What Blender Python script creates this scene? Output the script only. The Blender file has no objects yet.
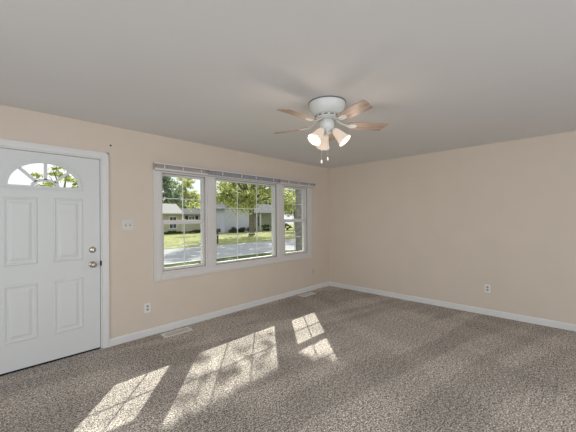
import bpy, bmesh, math, random
import numpy as np
from mathutils import Vector, Matrix
PI = math.pi
random.seed(7)
scene = bpy.context.scene
COL = scene.collection

# ------------------------------------------------------------------ camera
cd = bpy.data.cameras.new('camera'); cam = bpy.data.objects.new('camera', cd); COL.objects.link(cam)
cam.location = (-5.0199, -3.7003, 1.3916)
cd.sensor_fit = 'HORIZONTAL'; cd.sensor_width = 36.0
cd.lens = 36.0 * 295.69 / 576.0
cd.shift_y = 1.458 / 576.0
cd.clip_start = 0.05; cd.clip_end = 500
yaw, pit, rol = 0.7711, 0.0054, -0.0075
Fv = Vector((math.cos(yaw)*math.cos(pit), math.sin(yaw)*math.cos(pit), math.sin(pit)))
R0 = Vector((math.sin(yaw), -math.cos(yaw), 0)); U0 = R0.cross(Fv)
Rv = R0*math.cos(rol) + U0*math.sin(rol); Uv = -R0*math.sin(rol) + U0*math.cos(rol)
cam.rotation_euler = Matrix((Rv, Uv, -Fv)).transposed().to_euler()
scene.camera = cam

# ------------------------------------------------------------------ light
w = bpy.data.worlds.new('sky'); scene.world = w; w.use_nodes = True
bg = w.node_tree.nodes['Background']
bg.inputs[0].default_value = (0.93, 0.96, 1.0, 1); bg.inputs[1].default_value = 1.2

SUN_DIR = Vector((-0.815, -0.924, -0.79)).normalized()      # the way the light travels
sl = bpy.data.lights.new('sun', 'SUN'); sl.energy = 8.2; sl.angle = math.radians(0.53); sl.color = (1.0, 0.95, 0.86)
so = bpy.data.objects.new('sun', sl); COL.objects.link(so)
so.rotation_euler = SUN_DIR.to_track_quat('-Z', 'Y').to_euler(); so.location = (12, 14, 14)

def area(name, loc, direction, sx, sy, power, color):
    l = bpy.data.lights.new(name, 'AREA'); l.shape = 'RECTANGLE'; l.size = sx; l.size_y = sy
    l.energy = power; l.color = color
    o = bpy.data.objects.new(name, l); COL.objects.link(o); o.location = loc
    o.rotation_euler = Vector(direction).to_track_quat('-Z', 'Y').to_euler()
    return o
# added fill lamps, standing in for daylight from assumed openings behind the camera
area('fill_back', (-4.2, -6.45, 1.25), (0.1, 1, 0.42), 3.4, 2.0, 45, (0.885, 0.945, 1.0))
area('fill_left', (-7.05, -3.6, 1.25), (1, 0.12, 0.28), 3.0, 2.0, 41, (0.90, 0.95, 1.0))

vs = scene.view_settings
scene.display_settings.display_device = 'sRGB'
vs.view_transform = 'Standard'; vs.look = 'None'; vs.gamma = 1.0; vs.use_curve_mapping = False
vs.exposure = 0.0
scene.cycles.max_bounces = 10; scene.cycles.diffuse_bounces = 6; scene.cycles.transparent_max_bounces = 16
scene.cycles.sample_clamp_indirect = 6.0

# ------------------------------------------------------------------ materials
def srgb(r, g, b):
    f = lambda c: ((c/255.0)/12.92 if c/255.0 <= 0.04045 else ((c/255.0+0.055)/1.055)**2.4)
    return (f(r), f(g), f(b))
def mat(name, col, rough=0.6, spec=0.3, metal=0.0, noise=0.0, nscale=6.0, bump=0.0, bscale=200.0, emit=None, estr=0.0, trans=0.0):
    m = bpy.data.materials.new(name); m.use_nodes = True
    nt = m.node_tree; b = nt.nodes['Principled BSDF']
    b.inputs['Base Color'].default_value = (*col, 1); b.inputs['Roughness'].default_value = rough
    b.inputs['Specular IOR Level'].default_value = spec; b.inputs['Metallic'].default_value = metal
    tc = nt.nodes.new('ShaderNodeTexCoord')
    if noise > 0:
        n = nt.nodes.new('ShaderNodeTexNoise'); n.inputs['Scale'].default_value = nscale; n.inputs['Detail'].default_value = 4
        nt.links.new(tc.outputs['Object'], n.inputs['Vector'])
        mr = nt.nodes.new('ShaderNodeMapRange'); mr.inputs['From Min'].default_value = 0.3; mr.inputs['From Max'].default_value = 0.7
        mr.inputs['To Min'].default_value = 1-noise; mr.inputs['To Max'].default_value = 1+noise
        nt.links.new(n.outputs['Fac'], mr.inputs['Value'])
        vm = nt.nodes.new('ShaderNodeVectorMath'); vm.operation = 'SCALE'; vm.inputs[0].default_value = col
        nt.links.new(mr.outputs['Result'], vm.inputs['Scale']); nt.links.new(vm.outputs['Vector'], b.inputs['Base Color'])
    if bump > 0:
        n = nt.nodes.new('ShaderNodeTexNoise'); n.inputs['Scale'].default_value = bscale; n.inputs['Detail'].default_value = 3
        nt.links.new(tc.outputs['Object'], n.inputs['Vector'])
        bp = nt.nodes.new('ShaderNodeBump'); bp.inputs['Strength'].default_value = bump; bp.inputs['Distance'].default_value = 0.002
        nt.links.new(n.outputs['Fac'], bp.inputs['Height']); nt.links.new(bp.outputs['Normal'], b.inputs['Normal'])
    if emit:
        b.inputs['Emission Color'].default_value = (*emit, 1); b.inputs['Emission Strength'].default_value = estr
    return m

M = {}
M['wall'] = mat('peach_wall_paint', (0.70, 0.615, 0.528), 0.75, 0.15, noise=0.015, nscale=3, bump=0.15, bscale=260)
M['ceil'] = mat('ceiling_paint', (0.735, 0.728, 0.722), 0.85, 0.1, noise=0.012, nscale=2, bump=0.25, bscale=180)
M['trim'] = mat('white_trim_paint', (0.76, 0.765, 0.76), 0.4, 0.35, noise=0.01, nscale=8)
M['door'] = mat('white_door_paint', (0.71, 0.735, 0.735), 0.38, 0.35, noise=0.01, nscale=5)
M['vinyl'] = mat('window_vinyl', (0.71, 0.69, 0.675), 0.45, 0.3, noise=0.006, nscale=4)
M['muntin'] = mat('white_muntin', (0.82, 0.82, 0.80), 0.45, 0.3, noise=0.01)
M['dark'] = mat('dark_gap', (0.02, 0.02, 0.02), 0.7, 0.2, noise=0.05)
M['nickel'] = mat('satin_nickel', (0.55, 0.50, 0.43), 0.25, 0.5, metal=1.0, noise=0.03)
M['plate'] = mat('white_plastic', (0.80, 0.80, 0.78), 0.35, 0.4, noise=0.01)
M['ringgrey'] = mat('dark_grey_ring', (0.16, 0.165, 0.165), 0.4, 0.3, noise=0.05)
M['gapshade'] = mat('grey_gap_shade', (0.20, 0.195, 0.19), 0.7, 0.2, noise=0.03)  # dark grey standing in for the shade line between frame and sash
M['plateg'] = mat('grey_white_plastic', (0.68, 0.67, 0.65), 0.35, 0.4, noise=0.01)
M['vent'] = mat('vent_enamel', (0.80, 0.79, 0.76), 0.4, 0.4, noise=0.02)
M['fanwhite'] = mat('fan_white_enamel', (0.74, 0.76, 0.74), 0.3, 0.4, noise=0.01)
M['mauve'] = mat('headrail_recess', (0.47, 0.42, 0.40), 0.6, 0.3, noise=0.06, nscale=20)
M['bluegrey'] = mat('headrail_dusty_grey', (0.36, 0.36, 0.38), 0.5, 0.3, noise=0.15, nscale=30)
M['siding'] = mat('cream_siding', (0.52, 0.49, 0.38), 0.8, 0.2, noise=0.04, nscale=2)
M['siding2'] = mat('pale_grey_siding', (0.56, 0.56, 0.68), 0.9, 0.05, noise=0.03, nscale=2)
M['siding3'] = mat('sage_siding', (0.50, 0.52, 0.44), 0.8, 0.2, noise=0.04, nscale=2)
M['roofpale'] = mat('pale_shingles', (0.50, 0.48, 0.47), 0.85, 0.2, noise=0.06, nscale=5)
M['roofgrey'] = mat('grey_shingles', (0.22, 0.22, 0.23), 0.95, 0.0, noise=0.1, nscale=5)
M['shutter'] = mat('dark_shutter', (0.035, 0.04, 0.05), 0.6, 0.3, noise=0.05)
M['darkpane'] = mat('dark_pane', (0.06, 0.07, 0.08), 0.15, 0.5, noise=0.1)
M['extwhite'] = mat('white_exterior_paint', (0.78, 0.78, 0.76), 0.6, 0.3, noise=0.02)
M['brick'] = mat('foundation_block', (0.22, 0.2, 0.18), 0.9, 0.2, noise=0.1)
M['bark'] = mat('bark', (0.17, 0.145, 0.12), 0.95, 0.1, noise=0.35, nscale=6, bump=0.8, bscale=20)
M['barkpale'] = mat('pale_grey_bark', (0.24, 0.23, 0.21), 0.95, 0.1, noise=0.35, nscale=9, bump=0.8, bscale=30)

def carpet():
    m = bpy.data.materials.new('carpet_pile'); m.use_nodes = True; nt = m.node_tree; N = nt.nodes; L = nt.links
    b = N['Principled BSDF']; b.inputs['Roughness'].default_value = 0.95; b.inputs['Specular IOR Level'].default_value = 0.05
    tc = N.new('ShaderNodeTexCoord')
    def noise(scale, detail=2, rough=0.5, vec=None):
        n = N.new('ShaderNodeTexNoise'); n.inputs['Scale'].default_value = scale; n.inputs['Detail'].default_value = detail
        n.inputs['Roughness'].default_value = rough
        L.new(vec or tc.outputs['Object'], n.inputs['Vector']); return n
    n1 = noise(96, 3, 0.8); n2 = noise(34, 2)
    mx = N.new('ShaderNodeMix'); mx.data_type = 'FLOAT'; mx.inputs[0].default_value = 0.15
    L.new(n1.outputs['Fac'], mx.inputs[2]); L.new(n2.outputs['Fac'], mx.inputs[3])
    cr = N.new('ShaderNodeValToRGB')
    e = cr.color_ramp.elements; e[0].position = 0.42; e[0].color = (0.095, 0.08, 0.068, 1); e[1].position = 0.585; e[1].color = (0.92, 0.87, 0.81, 1)
    k = cr.color_ramp.elements.new(0.50); k.color = (0.42, 0.372, 0.335, 1)
    L.new(mx.outputs[0], cr.inputs[0])
    # pile brushed by the vacuum cleaner: broad straight passes of lighter and darker lay
    def streaks(rot, scale, dist, lo, hi):
        mp = N.new('ShaderNodeMapping'); mp.vector_type = 'TEXTURE'; mp.inputs['Rotation'].default_value = (0, 0, rot); mp.inputs['Scale'].default_value = (6, 1, 1)
        L.new(tc.outputs['Object'], mp.inputs['Vector'])
        n = noise(scale, 1.5, 0.4, mp.outputs['Vector']); n.inputs['Distortion'].default_value = dist
        mr = N.new('ShaderNodeMapRange'); mr.interpolation_type = 'SMOOTHSTEP'
        mr.inputs['From Min'].default_value = 0.44; mr.inputs['From Max'].default_value = 0.56
        mr.inputs['To Min'].default_value = lo; mr.inputs['To Max'].default_value = hi
        L.new(n.outputs['Fac'], mr.inputs['Value']); return mr
    s1 = streaks(STREAK, 2.6, 0.12, 0.90, 1.13); s2 = streaks(STREAK - 1.6, 2.0, 0.12, 0.95, 1.06)
    mu = N.new('ShaderNodeMath'); mu.operation = 'MULTIPLY'; L.new(s1.outputs[0], mu.inputs[0]); L.new(s2.outputs[0], mu.inputs[1])
    vm = N.new('ShaderNodeVectorMath'); vm.operation = 'SCALE'; L.new(cr.outputs[0], vm.inputs[0]); L.new(mu.outputs[0], vm.inputs['Scale'])
    L.new(vm.outputs['Vector'], b.inputs['Base Color'])
    bp = N.new('ShaderNodeBump'); bp.inputs['Strength'].default_value = 0.5; bp.inputs['Distance'].default_value = 0.01
    L.new(mx.outputs[0], bp.inputs['Height']); L.new(bp.outputs['Normal'], b.inputs['Normal'])
    return m
STREAK = math.radians(-13)
M['carpet'] = carpet()

def glass():
    m = bpy.data.materials.new('window_glass'); m.use_nodes = True; nt = m.node_tree; N = nt.nodes; L = nt.links
    N.remove(N['Principled BSDF']); out = N['Material Output']
    t = N.new('ShaderNodeBsdfTransparent'); t.inputs[0].default_value = (0.93, 0.95, 0.94, 1)
    g = N.new('ShaderNodeBsdfGlossy'); g.inputs['Roughness'].default_value = 0.02
    mx = N.new('ShaderNodeMixShader'); fr = N.new('ShaderNodeFresnel'); fr.inputs[0].default_value = 1.18
    L.new(fr.outputs[0], mx.inputs[0]); L.new(t.outputs[0], mx.inputs[1]); L.new(g.outputs[0], mx.inputs[2]); L.new(mx.outputs[0], out.inputs[0])
    return m
M['glass'] = glass()

def leafmat(name, a, b_, tr=0.45):
    m = bpy.data.materials.new(name); m.use_nodes = True; nt = m.node_tree; N = nt.nodes; L = nt.links
    N.remove(N['Principled BSDF']); out = N['Material Output']
    tc = N.new('ShaderNodeTexCoord'); n = N.new('ShaderNodeTexNoise'); n.inputs['Scale'].default_value = 3.2; n.inputs['Detail'].default_value = 6; n.inputs['Roughness'].default_value = 0.75
    L.new(tc.outputs['Object'], n.inputs['Vector'])
    cr = N.new('ShaderNodeValToRGB'); cr.color_ramp.elements[0].position = 0.40; cr.color_ramp.elements[1].position = 0.60
    cr.color_ramp.elements[0].color = (*a, 1); cr.color_ramp.elements[1].color = (*b_, 1); L.new(n.outputs['Fac'], cr.inputs[0])
    d = N.new('ShaderNodeBsdfDiffuse'); t = N.new('ShaderNodeBsdfTranslucent'); mx = N.new('ShaderNodeMixShader'); mx.inputs[0].default_value = tr
    L.new(cr.outputs[0], d.inputs[0]); L.new(cr.outputs[0], t.inputs[0]); L.new(d.outputs[0], mx.inputs[1]); L.new(t.outputs[0], mx.inputs[2])
    L.new(mx.outputs[0], out.inputs[0]); return m
M['leafA'] = leafmat('yellow_green_leaves', (0.11, 0.17, 0.04), (0.84, 0.84, 0.38), 0.55)
M['leafB'] = leafmat('mid_green_leaves', (0.06, 0.11, 0.04), (0.60, 0.68, 0.29), 0.5)
M['leafC'] = leafmat('blue_green_leaves', (0.05, 0.09, 0.06), (0.50, 0.60, 0.41), 0.45)
M['leafD'] = leafmat('dark_hedge_leaves', (0.03, 0.06, 0.025), (0.10, 0.15, 0.06), 0.3)

def ground(name, a, b_, s1, s2):
    m = bpy.data.materials.new(name); m.use_nodes = True; nt = m.node_tree; N = nt.nodes; L = nt.links
    b = N['Principled BSDF']; b.inputs['Roughness'].default_value = 0.95; b.inputs['Specular IOR Level'].default_value = 0.05
    tc = N.new('ShaderNodeTexCoord')
    n = N.new('ShaderNodeTexNoise'); n.inputs['Scale'].default_value = s1; n.inputs['Detail'].default_value = 8; n.inputs['Roughness'].default_value = 0.7
    L.new(tc.outputs['Object'], n.inputs['Vector'])
    cr = N.new('ShaderNodeValToRGB'); cr.color_ramp.elements[0].position = 0.36; cr.color_ramp.elements[1].position = 0.62
    cr.color_ramp.elements[0].color = (*a, 1); cr.color_ramp.elements[1].color = (*b_, 1); L.new(n.outputs['Fac'], cr.inputs[0]); L.new(cr.outputs[0], b.inputs['Base Color'])
    return m
M['lawn'] = ground('lawn_grass', (0.13, 0.17, 0.055), (0.46, 0.45, 0.21), 2.6, 8)
M['lawnnear'] = ground('near_grass', (0.03, 0.05, 0.02), (0.14, 0.17, 0.07), 3.0, 8)
M['street'] = ground('pale_concrete_street', (0.34, 0.34, 0.36), (0.42, 0.42, 0.43), 0.8, 8)

def wood():
    m = bpy.data.materials.new('fan_blade_wood'); m.use_nodes = True; nt = m.node_tree; N = nt.nodes; L = nt.links
    b = N['Principled BSDF']; b.inputs['Roughness'].default_value = 0.45; b.inputs['Specular IOR Level'].default_value = 0.3
    tc = N.new('ShaderNodeTexCoord'); mp = N.new('ShaderNodeMapping'); mp.inputs['Scale'].default_value = (3, 40, 3)
    L.new(tc.outputs['Object'], mp.inputs['Vector'])
    n = N.new('ShaderNodeTexNoise'); n.inputs['Scale'].default_value = 1.5; n.inputs['Detail'].default_value = 4; L.new(mp.outputs[0], n.inputs['Vector'])
    cr = N.new('ShaderNodeValToRGB'); cr.color_ramp.elements[0].position = 0.3; cr.color_ramp.elements[1].position = 0.7
    cr.color_ramp.elements[0].color = (0.30, 0.215, 0.17, 1); cr.color_ramp.elements[1].color = (0.54, 0.42, 0.345, 1)
    L.new(n.outputs['Fac'], cr.inputs[0]); L.new(cr.outputs[0], b.inputs['Base Color']); return m
M['wood'] = wood()

def shade_mat():
    m = bpy.data.materials.new('frosted_lit_glass'); m.use_nodes = True; nt = m.node_tree; N = nt.nodes; L = nt.links
    b = N['Principled BSDF']; b.inputs['Base Color'].default_value = (0.20, 0.18, 0.16, 1); b.inputs['Roughness'].default_value = 0.5
    b.inputs['Emission Color'].default_value = (1.0, 0.80, 0.63, 1); b.inputs['Emission Strength'].default_value = 0.62
    tc = N.new('ShaderNodeTexCoord'); n = N.new('ShaderNodeTexNoise'); n.inputs['Scale'].default_value = 30
    L.new(tc.outputs['Object'], n.inputs['Vector'])
    bp = N.new('ShaderNodeBump'); bp.inputs['Strength'].default_value = 0.1; L.new(n.outputs['Fac'], bp.inputs['Height']); L.new(bp.outputs[0], b.inputs['Normal'])
    return m
M['shade'] = shade_mat()
M['bulb'] = mat('lit_bulb', (0.9, 0.85, 0.8), 0.4, 0.3, noise=0.01, emit=(1.0, 0.86, 0.7), estr=0.9)

# ------------------------------------------------------------------ helpers
class MB:
    """collects shapes into one mesh"""
    def __init__(s): s.v = []; s.f = []; s.smooth = []
    def add(s, vs_, fs, smooth=False):
        o = len(s.v); s.v += [tuple(p) for p in vs_]; s.f += [tuple(i+o for i in q) for q in fs]; s.smooth += [smooth]*len(fs); return s
    def box(s, x0, x1, y0, y1, z0, z1):
        if x0 > x1: x0, x1 = x1, x0
        if y0 > y1: y0, y1 = y1, y0
        if z0 > z1: z0, z1 = z1, z0
        p = [(x, y, z) for x in (x0, x1) for y in (y0, y1) for z in (z0, z1)]
        return s.add(p, [(0,1,3,2), (4,6,7,5), (0,4,5,1), (2,3,7,6), (0,2,6,4), (1,5,7,3)])
    def prism(s, pts, axis, a, b):
        """closed outline pts (2D) extruded along axis from a to b"""
        def P(q, t):
            return {'x': (t, q[0], q[1]), 'y': (q[0], t, q[1]), 'z': (q[0], q[1], t)}[axis]
        n = len(pts); v = [P(q, a) for q in pts] + [P(q, b) for q in pts]
        return s.add(v, [tuple(range(n-1, -1, -1)), tuple(range(n, 2*n))] + [(i, (i+1) % n, n+(i+1) % n, n+i) for i in range(n)])
    def lathe(s, prof, seg=32, mtx=None, cap=True):
        v = []; f = []
        for r, z in prof:
            for k in range(seg):
                a = 2*PI*k/seg; v.append(Vector((r*math.cos(a), r*math.sin(a), z)))
        for i in range(len(prof)-1):
            for k in range(seg):
                k2 = (k+1) % seg; f.append((i*seg+k, i*seg+k2, (i+1)*seg+k2, (i+1)*seg+k))
        if cap:
            f.append(tuple(range(seg-1, -1, -1))); f.append(tuple(range((len(prof)-1)*seg, len(prof)*seg)))
        if mtx: v = [mtx @ p for p in v]
        return s.add(v, f, True)
    def tube(s, pts, rad, seg=8):
        pts = [Vector(p) for p in pts]
        if not isinstance(rad, (list, tuple)): rad = [rad]*len(pts)
        v = []; f = []
        for i, p in enumerate(pts):
            d = (pts[min(i+1, len(pts)-1)] - pts[max(i-1, 0)]).normalized()
            u = d.cross(Vector((0, 0, 1)) if abs(d.z) < 0.95 else Vector((1, 0, 0))).normalized(); w_ = d.cross(u)
            for k in range(seg):
                a = 2*PI*k/seg; v.append(p + (u*math.cos(a) + w_*math.sin(a))*rad[i])
        for i in range(len(pts)-1):
            for k in range(seg):
                k2 = (k+1) % seg; f.append((i*seg+k, i*seg+k2, (i+1)*seg+k2, (i+1)*seg+k))
        f.append(tuple(range(seg-1, -1, -1))); f.append(tuple(range((len(pts)-1)*seg, len(pts)*seg)))
        return s.add(v, f, True)
    def build(s, name, m, parent=None, bevel=0.0, loc=None, kind=None):
        me = bpy.data.meshes.new(name); me.from_pydata(s.v, [], s.f)
        me.polygons.foreach_set('use_smooth', s.smooth); me.update()
        bm = bmesh.new(); bm.from_mesh(me); bmesh.ops.recalc_face_normals(bm, faces=bm.faces); bm.to_mesh(me); bm.free()
        me.materials.append(m)
        o = bpy.data.objects.new(name, me); COL.objects.link(o)
        if parent: o.parent = parent
        if loc: o.location = loc
        if kind: o['kind'] = kind
        if bevel:
            b = o.modifiers.new('bevel', 'BEVEL'); b.width = bevel; b.segments = 2; b.limit_method = 'ANGLE'; b.angle_limit = math.radians(40)
        return o
def empty(name, loc, rz=0, label=None, cat=None, group=None, kind=None):
    o = bpy.data.objects.new(name, None); COL.objects.link(o); o.location = loc; o.rotation_euler = (0, 0, rz); o.empty_display_size = 0.1
    tag(o, label, cat, group, kind); return o
def tag(o, label=None, cat=None, group=None, kind=None):
    if label: o['label'] = label
    if cat: o['category'] = cat
    if group: o['group'] = group
    if kind: o['kind'] = kind
    return o

# ------------------------------------------------------------------ room shell
XL, YB, H, WT = -7.2, -6.6, 2.44, 0.16
MB().box(XL-0.16, 0.16, YB-0.16, 0.16, -0.12, 0).build('floor', M['carpet'], kind='structure')
MB().box(XL-0.16, 0.16, YB-0.16, 0.16, H, H+0.14).build('ceiling', M['ceil'], kind='structure')
# front wall with the door opening and the three window openings
WA = (-3.485, -2.840); WC = (-2.715, -1.470); WR = (-1.335, -0.655); ZB, ZT = 0.725, 2.005
DX0, DX1, DT = -5.062, -4.122, 2.07
fw = MB()
fw.box(XL-0.16, DX0, 0, WT, 0, H).box(DX0, DX1, 0, WT, DT, H).box(DX1, WA[0], 0, WT, 0, H)
fw.box(WA[0], WR[1], 0, WT, 0, ZB).box(WA[0], WR[1], 0, WT, ZT, H)
fw.box(WA[1], WC[0], 0, WT, ZB, ZT).box(WC[1], WR[0], 0, WT, ZB, ZT).box(WR[1], 0.16, 0, WT, 0, H)
fw.build('wall_front', M['wall'], kind='structure')
MB().box(0, 0.16, YB, 0, 0, H).build('wall_right', M['wall'], kind='structure')
lw = MB(); lw.box(XL-0.16, XL, YB, -5.4, 0, H).box(XL-0.16, XL, -1.8, 0, 0, H).box(XL-0.16, XL, -5.4, -1.8, 2.3, H).box(XL-0.16, XL, -5.4, -1.8, 0, 0.2)
lw.build('wall_left', M['wall'], kind='structure')
bw = MB(); bw.box(XL-0.16, -6.0, YB-0.16, YB, 0, H).box(-1.2, 0.16, YB-0.16, YB, 0, H).box(-6.0, -1.2, YB-0.16, YB, 2.3, H).box(-6.0, -1.2, YB-0.16, YB, 0, 0.2)
bw.build('wall_back', M['wall'], kind='structure')
# baseboards with a small eased top
def board(pts_axis, a, b, name):
    prof = [(0, 0), (-0.014, 0), (-0.014, 0.068), (-0.010, 0.080), (-0.004, 0.084), (0, 0.084)]
    MB().prism(prof, pts_axis, a, b).build(name, M['trim'], kind='structure')
board('x', -4.060, -0.014, 'baseboard_front')
MB().prism([(0, 0), (-0.014, 0), (-0.014, 0.068), (-0.010, 0.080), (-0.004, 0.084), (0, 0.084)], 'y', YB, 0).build('baseboard_right', M['trim'], kind='structure')
board('x', XL, -5.125, 'baseboard_left')
# eave of the house itself
MB().box(XL-0.5, 0.6, WT, WT+0.42, 2.36, 2.50).build('roof_eave', M['extwhite'], kind='structure')

# ------------------------------------------------------------------ entry door
casing = MB()
cx0, cx1, ct = DX0-0.062, DX1+0.062, DT+0.063
casing.box(cx0, DX0, -0.018, 0, 0, ct).box(DX1, cx1, -0.018, 0, 0, ct).box(DX0, DX1, -0.018, 0, DT, ct)
casing.box(DX1+0.042, DX1+0.062, -0.024, -0.018, 0, ct).box(cx0, cx0+0.02, -0.024, -0.018, 0, ct).box(cx0, cx1, -0.024, -0.018, ct-0.02, ct)
casing.build('trim_1', M['trim'], bevel=0.003, kind='structure')
jamb = MB().box(DX0, DX0+0.012, 0, WT, 0, DT).box(DX1-0.012, DX1, 0, WT, 0, DT).box(DX0+0.012, DX1-0.012, 0, WT, DT-0.012, DT)
jamb.box(DX0+0.012, DX0+0.03, 0.062, WT, 0.02, DT-0.012).box(DX1-0.03, DX1-0.012, 0.062, WT, 0.02, DT-0.012)
jamb.build('trim_2', M['trim'], kind='structure')
door = empty('door_1', (-4.592, 0.035, 0), kind='structure', label='white front door with four raised panels and a fan light')
dl, dr, db, dt = -5.046+4.592, -4.139+4.592, 0.016, DT-0.017      # slab in door space, y=-.02 face
# slab outline as grid with a half-elliptic hole for the fan light
dcx = -0.005; gz = 1.728; ga, gb = 0.272, 0.232                       # glass half-ellipse centre, radii
def slab():
    bm = bmesh.new()
    n = 40
    arc = [(dcx + ga*math.cos(PI*k/n), gz + gb*math.sin(PI*k/n)) for k in range(n+1)]   # right to left
    for y in (-0.02, 0.02):
        def V(x, z): return bm.verts.new((x, y, z))
        bm.faces.new([V(dl, db), V(dr, db), V(dr, gz), V(dl, gz)])
        bm.faces.new([V(dcx+ga, gz), V(dr, gz), V(dr, dt), V(dcx+ga, dt)])
        bm.faces.new([V(dl, gz), V(dcx-ga, gz), V(dcx-ga, dt), V(dl, dt)])
        for k in range(n):
            a, b = arc[k], arc[k+1]
            bm.faces.new([V(a[0], a[1]), V(a[0], dt), V(b[0], dt), V(b[0], b[1])])
    for k in range(n):
        a, b = arc[k], arc[k+1]
        bm.faces.new([bm.verts.new(q) for q in ((a[0], -0.02, a[1]), (b[0], -0.02, b[1]), (b[0], 0.02, b[1]), (a[0], 0.02, a[1]))])
    bm.faces.new([bm.verts.new(q) for q in ((dcx-ga, -0.02, gz), (dcx+ga, -0.02, gz), (dcx+ga, 0.02, gz), (dcx-ga, 0.02, gz))])
    for (x0, z0, x1, z1) in ((dl, db, dr, db), (dr, db, dr, dt), (dr, dt, dl, dt), (dl, dt, dl, db)):
        bm.faces.new([bm.verts.new(q) for q in ((x0, -0.02, z0), (x1, -0.02, z1), (x1, 0.02, z1), (x0, 0.02, z0))])
    bmesh.ops.remove_doubles(bm, verts=bm.verts, dist=1e-5); bmesh.ops.recalc_face_normals(bm, faces=bm.faces)
    me = bpy.data.meshes.new('slab'); bm.to_mesh(me); bm.free(); me.materials.append(M['door'])
    o = bpy.data.objects.new('slab', me); COL.objects.link(o); o.parent = door; return o
slab()
def raised_panel(x0, x1, z0, z1):
    """moulded frame with a groove around a raised centre field"""
    loops = [(0, 0.0), (0.006, -0.006), (0.016, -0.007), (0.026, -0.0005), (0.044, -0.0005), (0.060, -0.007), (0.066, -0.008)]
    v = []; f = []
    for d, h in loops:
        v += [(x0+d, -0.0202+h, z0+d), (x1-d, -0.0202+h, z0+d), (x1-d, -0.0202+h, z1-d), (x0+d, -0.0202+h, z1-d)]
    for i in range(len(loops)-1):
        for k in range(4):
            k2 = (k+1) % 4; f.append((i*4+k, i*4+k2, (i+1)*4+k2, (i+1)*4+k))
    n = (len(loops)-1)*4; f.append((n, n+1, n+2, n+3)); f.append((3, 2, 1, 0))
    MB().add(v, f).build('door_panel', M['door'], door)
for x0, x1 in ((-4.903+4.592, -4.659+4.592), (-4.541+4.592, -4.292+4.592)):
    raised_panel(x0, x1, 0.268, 0.800); raised_panel(x0, x1, 0.980, 1.617)
# fan light: arched moulding, spokes, inner arch, pane
def arch_strip(a0, b0, a1, b1, y0, y1, n=40):
    v = []; f = []
    for k in range(n+1):
        t = PI*k/n; c, s_ = math.cos(t), math.sin(t)
        for (a, b, y) in ((a0, b0, y0), (a1, b1, y0), (a1, b1, y1), (a0, b0, y1)): v.append((dcx+a*c, y, gz+b*s_))
    for k in range(n):
        for j in range(4):
            j2 = (j+1) % 4; f.append((k*4+j, k*4+j2, (k+1)*4+j2, (k+1)*4+j))
    f.append((0, 1, 2, 3)); f.append((4*n+3, 4*n+2, 4*n+1, 4*n)); return v, f
fl = MB(); fl.add(*arch_strip(ga-0.002, gb-0.002, ga+0.022, gb+0.022, -0.036, -0.020)); fl.add(*arch_strip(ga+0.016, gb+0.018, ga+0.036, gb+0.042, -0.025, -0.020))
fl.box(dcx-ga-0.036, dcx+ga+0.036, -0.036, -0.020, gz-0.022, gz+0.002).box(dcx-ga-0.036, dcx+ga+0.036, -0.025, -0.020, gz-0.040, gz-0.022)
fr_ = fl.build('fan_light_frame', M['door'], door, bevel=0.002)
sp = MB(); sp.add(*arch_strip(0.086, 0.050, 0.110, 0.074, -0.024, 0.004))
for t in (45, 90, 135):
    t = math.radians(t); c, s_ = math.cos(t), math.sin(t); wv = (-s_*0.009, c*0.009)
    # spokes run between the inner arch and the rim
    p0 = (dcx+0.10*c, gz+0.062*s_); p1 = (dcx+ga*c, gz+gb*s_)
    d = Vector((p1[0]-p0[0], p1[1]-p0[1])).normalized(); q = Vector((-d.y, d.x))*0.0125
    sp.prism([(p0[0]+q.x, p0[1]+q.y), (p1[0]+q.x, p1[1]+q.y), (p1[0]-q.x, p1[1]-q.y), (p0[0]-q.x, p0[1]-q.y)], 'y', -0.024, 0.004)
sp.build('spokes', M['door'], fr_)
pv = [(dcx+ga*math.cos(PI*k/40), 0.008, gz+gb*math.sin(PI*k/40)) for k in range(41)]
MB().add(pv, [tuple(range(41))]).build('pane', M['glass'], fr_)
# deadbolt and knob
KX = -4.208+4.592
RX = Matrix.Rotation(PI/2, 4, 'X')
bo = MB(); T = Matrix.Translation((KX, -0.02, 1.078)) @ RX
bo.lathe([(0.033, 0), (0.033, 0.006), (0.029, 0.012), (0.022, 0.016), (0.020, 0.017), (0.0, 0.017)], 28, T, cap=False)
db_ = bo.build('deadbolt', M['nickel'], door)
MB().box(KX-0.006, KX+0.006, -0.058, -0.036, 1.078-0.016, 1.078+0.016).build('thumb_turn', M['nickel'], db_, bevel=0.003)
kn = MB(); T = Matrix.Translation((KX, -0.02, 0.922)) @ RX
kn.lathe([(0.034, 0), (0.034, 0.005), (0.028, 0.010), (0.013, 0.014), (0.011, 0.030), (0.018, 0.038), (0.027, 0.047), (0.030, 0.058), (0.027, 0.068), (0.018, 0.074), (0.0, 0.076)], 28, T, cap=False)
kn.build('door_knob', M['nickel'], door)
MB().box(dl, dr, -0.022, 0.016, 0.0, 0.016).build('door_sweep', M['dark'], door)
MB().box(DX1-0.0125+4.592, DX1-0.004+4.592, -0.0375, -0.004, 0.90, 0.952).build('strike_plate', M['dark'], door)

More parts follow.
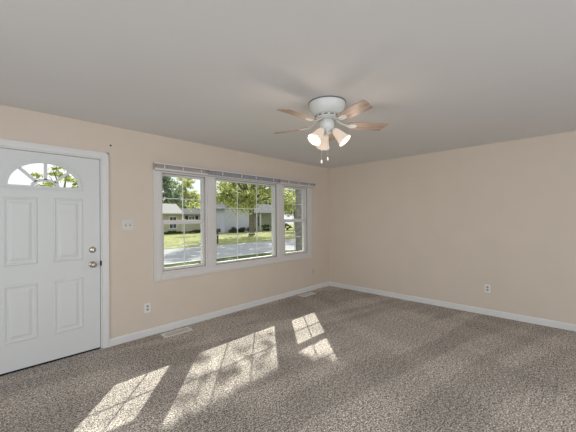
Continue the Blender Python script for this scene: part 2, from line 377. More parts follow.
# ------------------------------------------------------------------ windows
cs = MB()
ox0, ox1, oz0, oz1 = -3.580, -0.570, 0.642, 2.075
cs.box(ox0, WA[0], -0.018, 0, oz0, oz1).box(WR[1], ox1, -0.018, 0, oz0, oz1).box(WA[0], WR[1], -0.018, 0, oz0, ZB).box(WA[0], WR[1], -0.018, 0, ZT, oz1)
cs.box(WA[1], WC[0], -0.018, 0, ZB, ZT).box(WC[1], WR[0], -0.018, 0, ZB, ZT)
cs.box(ox0, ox0+0.018, -0.026, -0.018, oz0, oz1).box(ox1-0.018, ox1, -0.026, -0.018, oz0, oz1).box(ox0+0.018, ox1-0.018, -0.026, -0.018, oz0, oz0+0.018)
for a, b in ((WA[1], WC[0]), (WC[1], WR[0])):
    cs.box(a+0.05, b-0.05, -0.022, -0.018, ZB, ZT)
cs.build('trim_3', M['vinyl'], bevel=0.003, kind='structure')

def ring(mb, x0, x1, z0, z1, y0, y1, wl, wr, wb, wt):
    mb.box(x0, x0+wl, y0, y1, z0, z1).box(x1-wr, x1, y0, y1, z0, z1)
    mb.box(x0+wl, x1-wr, y0, y1, z0, z0+wb).box(x0+wl, x1-wr, y0, y1, z1-wt, z1)
def grid(x0, x1, z0, z1, nx, nz, y, parent, wd=0.010):
    g = MB()
    for i in range(1, nx):
        x = x0+(x1-x0)*i/nx; g.box(x-wd/2, x+wd/2, y-0.004, y+0.004, z0, z1)
    for i in range(1, nz):
        z = z0+(z1-z0)*i/nz
        for k in range(nx):
            a = x0+(x1-x0)*k/nx + (wd/2 if k else 0); b = x0+(x1-x0)*(k+1)/nx - (wd/2 if k < nx-1 else 0)
            g.box(a, b, y-0.004, y+0.004, z-wd/2, z+wd/2)
    return g.build('muntin_grid', M['muntin'], parent)
def double_hung(name, X, gl, gr):
    x0, x1 = X
    w_ = empty(name, (x0, 0, ZB), kind='structure'); T_ = (-x0, 0, -ZB)
    f_ = MB(); ring(f_, x0, x1, ZB, ZT, 0.0, 0.14, 0.022, 0.022, 0.022, 0.022)
    f_.build('window_frame', M['vinyl'], w_, loc=T_)
    gapstrip = MB(); ring(gapstrip, x0+0.022, x1-0.022, ZB+0.022, ZT-0.022, 0.010, 0.019, 0.004, 0.004, 0.005, 0.005); gapstrip.build('gap_shade_strip', M['gapshade'], w_, loc=T_)  # thin strip coloured as the shadow where the sash meets the frame
    lo = MB(); ring(lo, x0+0.022, x1-0.022, ZB+0.022, 1.388, 0.02, 0.052, gl-x0-0.022, x1-0.022-gr, 0.786-ZB-0.022, 0.050)
    s1 = lo.build('lower_sash', M['vinyl'], w_, bevel=0.003, loc=T_)
    MB().box(gl, gr, 0.034, 0.038, 0.786, 1.338).build('pane', M['glass'], s1)
    grid(gl, gr, 0.786, 1.338, 2, 2, 0.036, s1)
    MB().box((gl+gr)/2-0.03, (gl+gr)/2+0.03, 0.022, 0.05, 1.388, 1.398).build('sash_lock', M['muntin'], s1, bevel=0.002)
    up = MB(); ring(up, x0+0.022, x1-0.022, 1.335, ZT-0.022, 0.056, 0.088, gl-x0-0.022, x1-0.022-gr, 0.050, ZT-0.022-1.955)
    s2 = up.build('upper_sash', M['vinyl'], w_, bevel=0.003, loc=T_)
    MB().box(gl, gr, 0.070, 0.074, 1.385, 1.955).build('pane', M['glass'], s2)
    grid(gl, gr, 1.385, 1.955, 2, 2, 0.072, s2)
    return w_
double_hung('window_1', WA, -3.437, -2.885)
double_hung('window_3', WR, -1.268, -0.745)
w2 = empty('window_2', (WC[0], 0, ZB), kind='structure'); T_ = (-WC[0], 0, -ZB)
f_ = MB(); ring(f_, WC[0], WC[1], ZB, ZT, 0.0, 0.14, 0.014, 0.014, 0.018, 0.018); f_.build('window_frame', M['vinyl'], w2, loc=T_)
gapstrip = MB(); ring(gapstrip, WC[0]+0.014, WC[1]-0.014, ZB+0.018, ZT-0.018, 0.016, 0.029, 0.004, 0.004, 0.005, 0.005); gapstrip.build('gap_shade_strip', M['gapshade'], w2, loc=T_)  # same painted shadow line round the fixed sash
f_ = MB(); ring(f_, WC[0]+0.014, WC[1]-0.014, ZB+0.018, ZT-0.018, 0.03, 0.07, 0.030, 0.026, 0.028, 0.028)
s_ = f_.build('fixed_sash', M['vinyl'], w2, bevel=0.003, loc=T_)
gx0, gx1, gz0, gz1 = WC[0]+0.044, WC[1]-0.040, ZB+0.046, ZT-0.046
MB().box(gx0, gx1, 0.048, 0.052, gz0, gz1).build('pane', M['glass'], s_)
grid(gx0, gx1, gz0, gz1, 3, 3, 0.050, s_, 0.009)

# ------------------------------------------------------------------ blind headrails
def headrail(x0, x1, recess, clips, label, lower):
    e = empty('blind_headrail', ((x0+x1)/2, -0.018, 2.0), label=label, cat='blind', group='raised blind headrails over the windows')
    T_ = (-(x0+x1)/2, 0.018, -2.0)
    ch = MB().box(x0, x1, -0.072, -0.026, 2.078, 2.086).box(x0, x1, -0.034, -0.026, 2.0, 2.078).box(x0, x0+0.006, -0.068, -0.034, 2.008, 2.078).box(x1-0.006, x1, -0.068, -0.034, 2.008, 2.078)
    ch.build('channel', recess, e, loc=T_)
    MB().box(x0, x1, -0.078, -0.072, 2.074, 2.092).build('top_lip', M['vinyl'], e, loc=T_)
    MB().box(x0, x1, -0.072, -0.034, 2.004, 2.008).box(x0, x1, -0.076, -0.072, 2.004, lower).build('bottom_rail', M['vinyl'], e, loc=T_)
    for c in clips:
        MB().box(c-0.007, c+0.007, -0.070, -0.060, 2.030, 2.070).build('mounting_clip', M['plate'], e, loc=T_, bevel=0.002)
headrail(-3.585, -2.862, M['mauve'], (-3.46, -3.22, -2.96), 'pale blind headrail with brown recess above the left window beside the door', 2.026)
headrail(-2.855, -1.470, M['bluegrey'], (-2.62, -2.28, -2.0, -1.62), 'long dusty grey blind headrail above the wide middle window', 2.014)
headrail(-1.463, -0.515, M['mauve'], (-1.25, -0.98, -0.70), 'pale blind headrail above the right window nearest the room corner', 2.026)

# ------------------------------------------------------------------ switch, outlets, nail, vents
def switch():
    e = empty('light_switch', (-3.862, 0, 1.337), label='white double toggle light switch plate between door and window', cat='light switch')
    MB().box(-0.062, 0.062, -0.006, 0, -0.060, 0.060).build('switch_plate', M['plateg'], e, bevel=0.003)
    for x in (-0.023, 0.023):
        MB().box(x-0.006, x+0.006, -0.0068, -0.006, -0.013, 0.013).build('toggle_slot', M['dark'], e)
        MB().prism([(-0.0068, -0.006), (-0.019, 0.004), (-0.019, 0.011), (-0.0068, 0.006)], 'x', x-0.004, x+0.004).build('toggle', M['plateg'], e)
switch()
def outlet(loc, rz, label, m, dark):
    e = empty('wall_outlet', loc, rz, label=label, cat='outlet', group='duplex wall outlets')
    MB().box(-0.036, 0.036, -0.005, 0, -0.058, 0.058).build('cover_plate', m, e, bevel=0.003)
    for z in (-0.020, 0.020):
        pts = [(0.0165*math.cos(a)*1.0, z+max(-0.0125, min(0.0125, 0.0165*math.sin(a)))) for a in [2*PI*k/24 for k in range(24)]]
        s = MB().prism(pts, 'y', -0.007, -0.005).build('socket', dark, e)
        h = MB().box(-0.008, -0.005, -0.0076, -0.007, z-0.002, z+0.006).box(0.005, 0.008, -0.0076, -0.007, z-0.002, z+0.006).box(-0.0025, 0.0025, -0.0076, -0.007, z-0.010, z-0.005)
        h.build('slots', M['dark'], s)
    MB().lathe([(0.003, 0), (0.003, 0.001), (0.0, 0.0015)], 12, Matrix.Translation((0, -0.005, 0)) @ RX, cap=False).build('screw', M['nickel'], e)
M['socket'] = mat('socket_face', (0.42, 0.41, 0.40), 0.4, 0.3, noise=0.02)
M['beigeplate'] = mat('painted_over_plate', (0.66, 0.57, 0.49), 0.5, 0.3, noise=0.02)
M['beigesock'] = mat('painted_over_socket', (0.58, 0.50, 0.43), 0.5, 0.3, noise=0.02)
outlet((-3.649, 0, 0.337), 0, 'white duplex outlet low on the window wall, left of the windows', M['plate'], M['socket'])
outlet((-0.520, 0, 0.369), 0, 'beige outlet low on the window wall near the room corner', M['beigeplate'], M['beigesock'])
outlet((0, -2.790, 0.377), PI/2*-1, 'white duplex outlet low on the plain right wall', M['plate'], M['socket'])
nl = MB().lathe([(0.009, 0), (0.009, 0.004), (0.004, 0.006), (0.0, 0.006)], 14, RX, cap=False).build('nail', M['dark'], loc=(-4.035, 0, 2.225))
tag(nl, 'small dark nail head in the wall above the door corner', 'nail')

def vent(x0, x1, y0, y1, label):
    cx, cy = (x0+x1)/2, (y0+y1)/2; a, b = (x1-x0)/2, (y1-y0)/2
    e = empty('floor_vent', (cx, cy, 0), label=label, cat='floor vent', group='floor vents along the window wall')
    f_ = MB(); ring_h = 0.006
    for q in ((-a, a, -b, -b+0.022), (-a, a, b-0.022, b), (-a, -a+0.026, -b+0.022, b-0.022), (a-0.026, a, -b+0.022, b-0.022)):
        f_.box(q[0], q[1], q[2], q[3], 0, ring_h)
    f_.build('frame', M['vent'], e, bevel=0.002)
    MB().box(-a+0.026, a-0.026, -b+0.022, b-0.022, 0, 0.0015).build('duct_opening', M['dark'], e)
    lv = MB(); n = 22
    for i in range(n):
        x = -a+0.032+(2*a-0.064)*i/(n-1)
        lv.box(x-0.0042, x+0.0042, -b+0.022, b-0.022, 0.0015, 0.005)
    for y in (-b/3, b/3): lv.box(-a+0.026, a-0.026, y-0.003, y+0.003, 0.005, 0.0062)
    lv.build('louvres', M['plateg'], e)
vent(-3.530, -3.175, -0.228, -0.078, 'white louvred floor vent under the left window')
vent(-1.055, -0.705, -0.230, -0.080, 'white louvred floor vent near the room corner')

# ------------------------------------------------------------------ ceiling fan
FX, FY = -2.848, -2.094
fan = empty('ceiling_fan', (FX, FY, H), label='white five-blade ceiling fan with light wood blades and three lit glass shades', cat='ceiling fan')
hz = MB(); hz.lathe([(0.158, 0.0), (0.163, -0.004), (0.163, -0.018), (0.158, -0.030), (0.152, -0.060), (0.140, -0.085), (0.122, -0.104), (0.112, -0.112), (0.105, -0.114)], 48)
hz.build('housing', M['fanwhite'], fan)
MB().lathe([(0.164, -0.0005), (0.168, -0.002), (0.168, -0.008), (0.164, -0.0095)], 48).build('mounting_ring', M['ringgrey'], fan)
mo = MB(); mo.lathe([(0.100, -0.114), (0.104, -0.118), (0.104, -0.136), (0.098, -0.142), (0.06, -0.150), (0.045, -0.152)], 40)
motor = mo.build('motor_ring', M['fanwhite'], fan)
for k in range(12):
    a = 2*PI*k/12; Rz = Matrix.Rotation(a, 4, 'Z')
    m_ = MB().box(0.1035, 0.1052, -0.016, 0.016, -0.131, -0.123); m_.v = [tuple(Rz @ Vector(p)) for p in m_.v]
    m_.build('vent_slot', M['dark'], motor)
MB().lathe([(0.045, -0.150), (0.054, -0.154), (0.058, -0.165), (0.063, -0.180), (0.065, -0.205), (0.060, -0.226), (0.046, -0.243), (0.026, -0.253), (0.014, -0.264), (0.010, -0.280), (0.0, -0.283)], 36).build('light_kit_body', M['fanwhite'], fan)
# blades
def blade_outline():
    pts = []
    def arc(cx, cy, r, a0, a1, n=6):
        for i in range(n+1):
            a = math.radians(a0+(a1-a0)*i/n); pts.append((cx+r*math.cos(a), cy+r*math.sin(a)))
    arc(0.190+0.02, -0.032+0.0, 0.02, 180, 270); pts.append((0.40, -0.062)); arc(0.572-0.03, -0.062+0.026, 0.026, 270, 350); arc(0.572-0.055, 0.066-0.02, 0.02, 20, 90)
    pts.append((0.38, 0.062)); arc(0.19+0.02, 0.032, 0.02, 90, 180)
    return pts
A0, PITCH = -110.0, 12.5
for k in range(5):
    ang = math.radians(A0+72*k)
    Tb = Matrix.Rotation(ang, 4, 'Z') @ Matrix.Translation((0, 0, -0.196)) @ Matrix.Rotation(math.radians(-PITCH), 4, 'X')
    bl = MB().prism(blade_outline(), 'z', -0.003, 0.003)
    o = bl.build('blade', M['wood'], fan, bevel=0.001); o.matrix_local = Tb
    ir = MB()
    ell = [(0.232+0.048*math.cos(2*PI*i/24), 0.029*math.sin(2*PI*i/24)) for i in range(24)]
    ir.prism(ell, 'z', -0.009, -0.0032)
    pr = [(0.085, -0.020), (0.115, -0.015), (0.150, -0.008), (0.192, -0.012), (0.192, 0.012), (0.150, 0.008), (0.115, 0.015), (0.085, 0.020)]
    n = len(pr)
    def zz(x): return 0.048*max(0, (0.19-x)/0.105)**1.3
    v = [(x, y, -0.0088+zz(x)) for x, y in pr] + [(x, y, -0.0036+zz(x)) for x, y in pr]
    # plates follow the curve of the arm
    ir.add(v, [(0, 1, 6, 7), (1, 2, 5, 6), (2, 3, 4, 5), (15, 14, 9, 8), (14, 13, 10, 9), (13, 12, 11, 10)] + [(i, (i+1) % n, n+(i+1) % n, n+i) for i in range(n)])
    for sx in (0.212, 0.252): ir.lathe([(0.005, -0.0115), (0.006, -0.009)], 10, Matrix.Translation((sx, 0, 0)))
    i_ = ir.build('blade_iron', M['fanwhite'], fan); i_.matrix_local = Tb
# shades
for az in (172, -68, 52):
    a = math.radians(az); tilt = math.radians(42)
    ax = Vector((math.cos(a)*math.sin(tilt), math.sin(a)*math.sin(tilt), -math.cos(tilt)))
    base = Vector((0.050*math.cos(a), 0.050*math.sin(a), -0.236))
    Tm = Matrix.Translation(base) @ ax.to_track_quat('Z', 'Y').to_matrix().to_4x4()
    hold = MB(); hold.lathe([(0.012, -0.02), (0.012, 0.012), (0.024, 0.018), (0.030, 0.030), (0.030, 0.044), (0.028, 0.046)], 24, Tm)
    hd = hold.build('lamp_holder', M['fanwhite'], fan)
    seg = 40; prof = [(0.027, 0.028), (0.034, 0.048), (0.041, 0.085), (0.047, 0.120), (0.054, 0.148), (0.065, 0.166)]
    inner = [(r-0.003, z) for r, z in reversed(prof)]
    sh = MB(); v = []; f = []
    allp = prof+inner
    for i, (r, z) in enumerate(allp):
        for q in range(seg):
            t = 2*PI*q/seg; rr = r*(1+0.025*math.cos(10*t)); v.append(Tm @ Vector((rr*math.cos(t), rr*math.sin(t), z)))
    for i in range(len(allp)-1):
        for q in range(seg):
            q2 = (q+1) % seg; f.append((i*seg+q, i*seg+q2, (i+1)*seg+q2, (i+1)*seg+q))
    sh.add(v, f, True); sh.build('lamp_shade', M['shade'], fan)
    bu = MB(); bu.lathe([(0.008, 0.045), (0.013, 0.055), (0.022, 0.085), (0.022, 0.100), (0.014, 0.115), (0.003, 0.120)], 20, Tm)
    bu.build('bulb', M['bulb'], hd)
    pl = bpy.data.lights.new('bulb_light', 'POINT'); pl.energy = 2.1; pl.color = (1.0, 0.84, 0.68); pl.shadow_soft_size = 0.05
    po = bpy.data.objects.new('bulb_light', pl); COL.objects.link(po); po.parent = fan; po.location = Tm @ Vector((0, 0, 0.200))
# pull chains
Rx = R0.xy
for lat, zz_ in ((-0.055, 1.900), (0.0, 1.926)):
    px_, py_ = lat*Rx[0]-0.01, lat*Rx[1]-0.01
    ch = MB().tube([(px_*0.6, py_*0.6, -0.262), (px_, py_, -0.275), (px_, py_, zz_-H+0.02)], 0.0009, 6).build('pull_chain', M['fanwhite'], fan)
    MB().lathe([(0.002, 0.030), (0.006, 0.026), (0.0075, 0.012), (0.006, 0.0), (0.002, -0.002)], 14, Matrix.Translation((px_, py_, zz_-H-0.01))).build('chain_pull', M['plate'], ch)

# ------------------------------------------------------------------ outdoors
G = -0.6
MB().box(-25, 40, 0.16, 9.5, G-0.3, G).build('near_lawn', M['lawnnear'], kind='structure')
MB().box(-25, 70, 9.5, 16.6, G-0.3, G-0.02).build('street', M['street'], kind='structure')
MB().box(-25, 40, 9.42, 9.52, G-0.25, G+0.02).build('curb', M['extwhite'], kind='structure')
MB().box(-25, 90, 16.6, 90, G-0.3, G).build('far_lawn', M['lawn'], kind='structure')

def house1():
    e = empty('house', (15.0, 40.0, G), label='cream ranch house with pale roof and dark shutters across the street', cat='house')
    T_ = (-15.0, -40.0, -G)
    MB().box(8.5, 19.2, 38.4, 42.2, G+0.25, 2.45).build('walls', M['siding'], e, loc=T_)
    MB().box(8.5, 19.2, 38.4, 42.2, G, G+0.25).build('foundation', M['brick'], e, loc=T_)
    # gabled roof, slope facing the street
    MB().prism([(37.8, 2.35), (40.3, 3.85), (42.8, 2.35), (42.8, 2.2), (40.3, 3.70), (37.8, 2.2)], 'x', 8.0, 15.6).build('roof', M['roofpale'], e, loc=T_)
    MB().prism([(38.0, 2.25), (40.3, 3.2), (42.6, 2.25), (42.6, 2.1), (40.3, 3.05), (38.0, 2.1)], 'x', 15.6, 19.5).build('roof', M['roofgrey'], e, loc=T_)
    def win(x0, x1, z0, z1, sh):
        f_ = MB(); ring(f_, x0, x1, z0, z1, 38.33, 38.40, 0.10, 0.10, 0.10, 0.10)
        fr = f_.build('window', M['extwhite'], e, loc=T_)
        g = MB(); g.box(x0+0.1, x1-0.1, 38.37, 38.40, z0+0.1, z1-0.1); g.build('pane', M['darkpane'], fr)
        mm = MB(); mx_ = (x0+x1)/2; mm.box(mx_-0.025, mx_+0.025, 38.34, 38.37, z0+0.1, z1-0.1).box(x0+0.1, x1-0.1, 38.33, 38.36, (z0+z1)/2-0.025, (z0+z1)/2+0.025); mm.build('glazing_bars', M['extwhite'], fr)
        if sh:
            for a, b in ((x0-0.5, x0-0.06), (x1+0.06, x1+0.5)): MB().box(a, b, 38.34, 38.40, z0, z1).build('shutter', M['shutter'], e, loc=T_)
    win(13.6, 14.8, 0.1, 1.9, False); win(16.6, 17.7, 0.95, 2.0, True)
    MB().box(15.55, 15.65, 38.30, 38.38, G+0.25, 2.25).build('downspout', M['extwhite'], e, loc=T_)
house1()
def house2():
    e = empty('house', (26.0, 36.0, G), label='pale blue-grey gabled garage house with sage porch wing behind the big tree', cat='house')
    T_ = (-26.0, -36.0, -G)
    # garage wing with its gable to the street
    MB().prism([(20.1, G), (25.0, G), (25.0, 3.0), (22.55, 4.3), (20.1, 3.0)], 'y', 34.0, 38.2).build('garage_wing', M['siding2'], e, loc=T_)
    MB().prism([(19.6, 2.85), (22.55, 4.42), (25.5, 2.85), (25.5, 3.02), (22.55, 4.60), (19.6, 3.02)], 'y', 33.6, 38.2).build('roof', M['roofgrey'], e, loc=T_)
    MB().box(25.0, 35.0, 36.5, 43.0, G, 2.5).build('porch_wing', M['siding3'], e, loc=T_)
    MB().prism([(34.6, 2.5), (39.8, 4.3), (43.5, 2.5), (43.5, 2.35), (39.8, 4.15), (34.6, 2.35)], 'x', 25.6, 35.6).build('roof', M['roofgrey'], e, loc=T_)
    for x in (27.9, 31.4):
        MB().box(x-0.12, x+0.12, 34.8, 35.04, G, 2.35).build('porch_post', M['extwhite'], e, loc=T_)
    for x0, x1, z0, z1 in ((26.7, 27.5, G+0.1, 1.9), (28.6, 29.2, 0.1, 1.9), (32.0, 33.4, 0.2, 1.8)):
        f_ = MB(); ring(f_, x0-0.08, x1+0.08, z0-0.08, z1+0.08, 36.42, 36.5, 0.08, 0.08, 0.08, 0.08); fr = f_.build('window', M['extwhite'], e, loc=T_)
        MB().box(x0, x1, 36.45, 36.5, z0, z1).build('pane', M['darkpane'], fr)
house2()

def leaves(rng, centers, radii, n, size, shell=0.35, clump=0.36):
    """n small leaf blades scattered through a set of ellipsoids"""
    centers = np.array(centers, float); radii = np.array(radii, float)
    wgt = radii.prod(axis=1); idx = rng.choice(len(centers), n, p=wgt/wgt.sum())
    nc = max(1, n//44)
    idx = idx[:nc]
    d = rng.normal(size=(nc, 3)); d /= np.linalg.norm(d, axis=1)[:, None]
    r = shell + (1-shell)*rng.random(nc)**0.7
    c = (centers[idx] + d*radii[idx]*r[:, None]).repeat(44, axis=0)
    c = c + rng.normal(size=c.shape)*np.array([1, 1, 0.55])*clump
    return leaf_quads(rng, c, size)
def leaf_quads(rng, c, size):
    n = len(c)
    u = rng.normal(size=(n, 3)); u /= np.linalg.norm(u, axis=1)[:, None]
    t = rng.normal(size=(n, 3)); v = np.cross(u, t); v /= np.linalg.norm(v, axis=1)[:, None]
    s = size*(0.6+0.8*rng.random(n))[:, None]
    P = np.stack([c-u*s, c+v*s*0.45, c+u*s, c-v*s*0.45], axis=1).reshape(-1, 3)
    return P
def leafobj(name, P, m, parent):
    n = len(P)//4
    me = bpy.data.meshes.new(name); me.vertices.add(4*n); me.vertices.foreach_set('co', P.ravel())
    me.loops.add(4*n); me.loops.foreach_set('vertex_index', np.arange(4*n, dtype=np.int32))
    me.polygons.add(n); me.polygons.foreach_set('loop_start', np.arange(0, 4*n, 4, dtype=np.int32)); me.update(calc_edges=True); me.validate()
    me.materials.append(m); o = bpy.data.objects.new(name, me); COL.objects.link(o)
    if parent: o.parent = parent
    return o
def tree(loc, trunk_r, trunk_h, crown_c, crown_r, n, size, lm, bm_, label, seed, nb=7, name='tree', cat='tree', extra=None, lean=(0, 0)):
    """crown given relative to the trunk base"""
    rng = np.random.default_rng(seed); rr = random.Random(seed)
    e = empty(name, loc, label=label, cat=cat)
    top = Vector((lean[0], lean[1], trunk_h))
    t = MB().tube([(0, 0, -0.1), (0, 0, 0.25), top*0.5, top], [trunk_r*1.35, trunk_r*1.05, trunk_r*0.95, trunk_r*0.8], 14).build('trunk', bm_, e)
    pool = list(zip(crown_c, crown_r))
    for k in range(nb):
        c, r = pool[k % len(pool)]; c = Vector(c)
        end = c + Vector((rr.uniform(-0.5, 0.5)*r[0], rr.uniform(-0.5, 0.5)*r[1], rr.uniform(-0.2, 0.6)*r[2]))
        st = top*(0.80+0.19*rr.random()); mid = st.lerp(end, 0.5)+Vector((0, 0, 0.12*(end-st).length))
        MB().tube([st, st.lerp(mid, 0.5)+Vector((0, 0, 0.05)), mid, end], [trunk_r*0.5, trunk_r*0.38, trunk_r*0.26, trunk_r*0.08], 8).build('branch', bm_, e)
    P = leaves(rng, crown_c, crown_r, n, size)
    if extra is not None: P = np.concatenate([P, extra])
    leafobj('foliage', P, lm, e)
    return e

_rh = np.random.default_rng(12)
hang = np.concatenate([leaves(_rh, [(3.6, -2.6, 3.95), (6.0, -1.6, 4.2)], [(2.4, 0.9, 0.8), (1.6, 0.9, 0.9)], 2600, 0.15, 0.2, 0.30),
                       leaves(_rh, [(-3.4, -2.8, 4.1), (-5.6, -2.6, 4.2)], [(2.6, 0.9, 0.9), (1.6, 0.8, 1.0)], 2000, 0.15, 0.2, 0.30),
                       leaves(_rh, [(-3.6, -3.0, 3.0)], [(2.4, 0.6, 0.8)], 264, 0.13, 0.1, 0.6)])
# big tree across the street; trunk between the two houses
tree((18.7, 25.8, G), 0.34, 4.1, [(0, 0, 6.6), (-3.2, 1.0, 6.2), (3.2, -0.6, 6.4), (-1.0, -2.6, 5.4), (-4.2, -1.5, 4.9), (3.2, -2.8, 4.3), (0, 0, 9.2), (-3.9, -3.0, 4.5), (1.8, 2.4, 5.8), (-1.5, 0, 12.5), (2.5, 0.5, 12.0), (0.5, 0, 15.5), (-4, 0, 9.5), (4.5, 0, 9.5), (-6.2, -4.6, 8.0), (-8.6, -1.6, 9.0), (-3.2, -5.6, 8.4), (2.6, -5.0, 8.2)],
     [(3.4, 3.2, 2.6), (2.6, 2.6, 2.2), (2.8, 2.6, 2.3), (2.2, 1.6, 1.4), (1.6, 1.5, 1.5), (2.6, 1.6, 1.2), (3.4, 3.2, 2.2), (2.6, 1.2, 1.2), (2.4, 2.2, 2.0), (3.2, 3, 2), (3, 3, 2), (3, 3, 1.8), (2.6, 2.4, 2), (2.8, 2.4, 2), (2.4, 1.8, 0.9), (2.2, 1.8, 0.9), (2.4, 1.8, 0.9), (2.4, 1.8, 0.9)],
     10500, 0.20, M['leafA'], M['bark'], 'big yellow-green tree with thick dark trunk on the far lawn', 3, 26, name='shade_tree', extra=hang)
# left-hand trees behind the cream house
tree((16.6, 49.5, G), 0.3, 4.5, [(0, 0, 7.4), (-2.5, 0, 6.2), (2.6, 0, 6.4), (0, 0, 9.2)], [(3.4, 2.5, 2.8), (2.4, 2.2, 2.2), (2.4, 2.2, 2.4), (2.2, 2, 1.6)],
     6000, 0.24, M['leafC'], M['bark'], 'blue-green tree rising behind the left end of the cream house roof', 4, 6)
tree((25.4, 57.5, G), 0.3, 4.0, [(0.6, 0, 9.4), (0, 0, 6.0), (-2.2, 0, 5.6), (2.6, 0, 5.8)], [(3.2, 2.4, 2.2), (3.4, 2.6, 3.2), (2.0, 2, 1.8), (2.2, 2, 2.0)],
     5200, 0.25, M['leafA'], M['bark'], 'pale yellow-green tree rising behind the grey roof of the cream house', 5, 6)
tree((17.1, 33.2, G), 0.10, 2.4, [(-1.4, 0, 3.9), (-2.4, 0.4, 3.6), (-0.8, 0.2, 4.6)], [(1.0, 0.9, 0.7), (0.8, 0.7, 0.6), (0.9, 0.8, 0.8)],
     300, 0.14, M['leafA'], M['barkpale'], 'slender young tree beside the shuttered window of the cream house', 6, 6, name='young_tree')
# trees behind the garage house
k = 0
for (x, y, zc, rx, rz, lm, lb) in ((34.6, 50.5, 7.6, 4.6, 4.2, 'leafA', 'yellow-green tree standing behind the blue-grey garage gable'),
                                   (47.0, 54.0, 7.6, 5.0, 4.6, 'leafC', 'dark blue-green tree rising behind the porch wing roof'), ):
    k += 1
    tree((x, y, G), 0.32, zc*0.55, [(0, 0, zc), (-rx*0.5, 0, zc*0.75), (rx*0.5, 0, zc*0.75)], [(rx, rx*0.6, rz), (rx*0.6, rx*0.4, rz*0.6), (rx*0.6, rx*0.4, rz*0.6)],
         6000, 0.28, M[lm], M['bark'], lb, 20+k, 6)
tree((5.1, 64.0, G), 0.4, 6.0, [(0, 0, 9.5), (-3.5, 0, 8.5), (4, 0, 9.0), (1, 0, 12.5)], [(4.2, 3, 3.6), (3, 2.4, 2.6), (3.2, 2.4, 3), (3, 2.4, 2.4)],
     2200, 0.30, M['leafA'], M['bark'], 'tall far tree seen through the fan light of the door', 31, 6)
tree((42.0, 36.5, G), 0.3, 4.5, [(0, 0, 6.5), (-2.6, 0.5, 5.2), (2.6, 0, 5.4), (0, 0, 3.6)], [(3.2, 2.6, 2.8), (2.4, 2, 2), (2.4, 2, 2), (2.6, 2, 1.4)],
     6000, 0.24, M['leafC'], M['bark'], 'shady blue-green tree behind the pale-trunked tree in the right window', 42, 6)
# tree on the right of the far lawn
tree((32.0, 30.6, G), 0.24, 3.0, [(0, 0, 5.6), (-1.4, 0.3, 4.2), (1.8, -0.6, 4.6), (0.6, -0.4, 3.6)], [(2.4, 2.2, 2.6), (1.8, 1.5, 1.6), (1.8, 1.6, 1.6), (2.2, 1.4, 1.0)],
     7000, 0.15, M['leafA'], M['barkpale'], 'yellow-green tree with pale trunk seen through the right window', 8, 8, name='lawn_tree')

# tree in our own front yard: its low canopy shades the upper part of the windows
rng = np.random.default_rng(99)
S = -np.array(SUN_DIR)
TX, TY = 3.54, 4.0
def canopy(n, fx, fz, t0, t1):
    wx = fx(rng.random(n)); wz = fz(wx, rng.random(n)); t = t0+(t1-t0)*rng.random(n)
    return np.stack([wx, np.zeros(n)+0.05, wz], 1) + S[None, :]*t[:, None]
def low(wx): return np.where(wx < -1.30, 1.50, 1.43+(wx+1.30)*0.62)
c1 = canopy(5200, lambda u: -5.2+4.9*u, lambda wx, v: low(wx)+0.02+0.95*v, 6.2, 8.4)
c2 = canopy(60, lambda u: -2.75+1.15*u, lambda wx, v: 0.82+0.58*v**0.6, 7.0, 9.0)
c3 = canopy(5, lambda u: -3.5+0.55*u, lambda wx, v: 0.85+0.5*v, 7.0, 9.0)
ext = np.concatenate([leaf_quads(rng, c1, 0.085), leaf_quads(rng, c2, 0.075), leaf_quads(rng, c3, 0.06)]) - np.tile(np.array([TX, TY, G]), (4*(5200+60+5), 1))
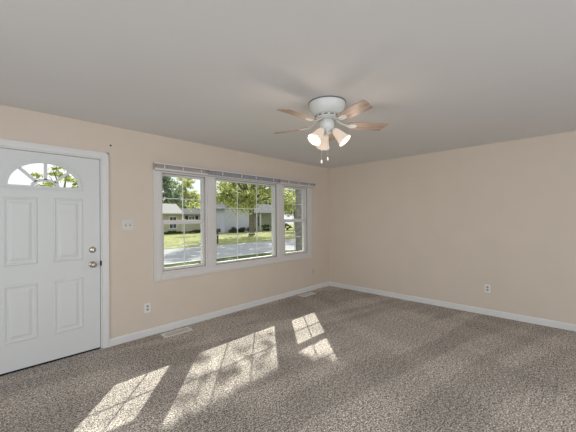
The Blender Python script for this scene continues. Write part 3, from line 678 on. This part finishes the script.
tree((TX, TY, G), 0.16, 4.6, [(-1.9, 0.2, 7.6), (0.6, 0.2, 7.5), (-0.4, -0.2, 8.6)], [(2.0, 1.6, 0.8), (1.6, 1.4, 1.0), (2.4, 1.8, 1.0)],
     3500, 0.09, M['leafB'], M['barkpale'], 'slim grey-barked tree close outside the right window', 9, 9, name='yard_tree', extra=ext)

def shrub(loc, r, n, size, lm, label, seed, name='shrub', group=None):
    rg = np.random.default_rng(seed); e = empty(name, loc, label=label, cat='shrub', group=group)
    MB().tube([(0, 0, -0.02), (0, 0, r[2]*0.7)], [0.05, 0.02], 6).build('stem', M['bark'], e)
    P = leaves(rg, [(0, 0, r[2]*0.95)], [r], n, size, 0.35, 0.12); P[:, 2] = np.maximum(P[:, 2], 0.01)
    leafobj('foliage', P, lm, e)
for i, (x, y, r, lb) in enumerate((
        (20.9, 33.0, (0.75, 0.5, 0.42), 'low dark green shrub at the left end of the garage wall'),
        (22.7, 33.0, (0.75, 0.5, 0.38), 'low dark green shrub in the middle of the garage wall'),
        (24.4, 33.0, (0.7, 0.5, 0.42), 'low dark green shrub at the garage corner near the trunk'),
        (27.6, 33.4, (1.1, 0.6, 0.60), 'dark rounded shrub before the porch beside the trunk'),
        (29.9, 33.2, (1.0, 0.6, 0.75), 'larger dark rounded shrub before the white porch post'),
        (32.6, 33.2, (1.3, 0.6, 0.65), 'dark shrub before the right end of the porch'),
        (13.2, 37.2, (1.6, 0.4, 0.20), 'low dark planting below the tall window of the cream house'),
        (17.4, 37.2, (1.6, 0.4, 0.22), 'low dark planting below the shuttered window of the cream house'))):
    shrub((x, y, G), r, 700, 0.11, M['leafD'], lb, 50+i, group='shrubs along the house fronts')

# mailbox at the far curb
mb = empty('mailbox', (8.5, 17.6, G), label='black mailbox on a post at the far edge of the street', cat='mailbox')
MB().box(-0.05, 0.05, -0.05, 0.05, 0, 0.95).build('post', M['shutter'], mb)
arc_ = [(0.12*math.cos(PI*k/10), 1.12+0.12*math.sin(PI*k/10)) for k in range(11)]
MB().prism([(0.12, 0.95)] + arc_ + [(-0.12, 0.95)], 'y', -0.28, 0.24).build('box', M['shutter'], mb)
MB().box(0.121, 0.13, -0.1, 0.02, 1.08, 1.26).build('flag', M['shutter'], mb)
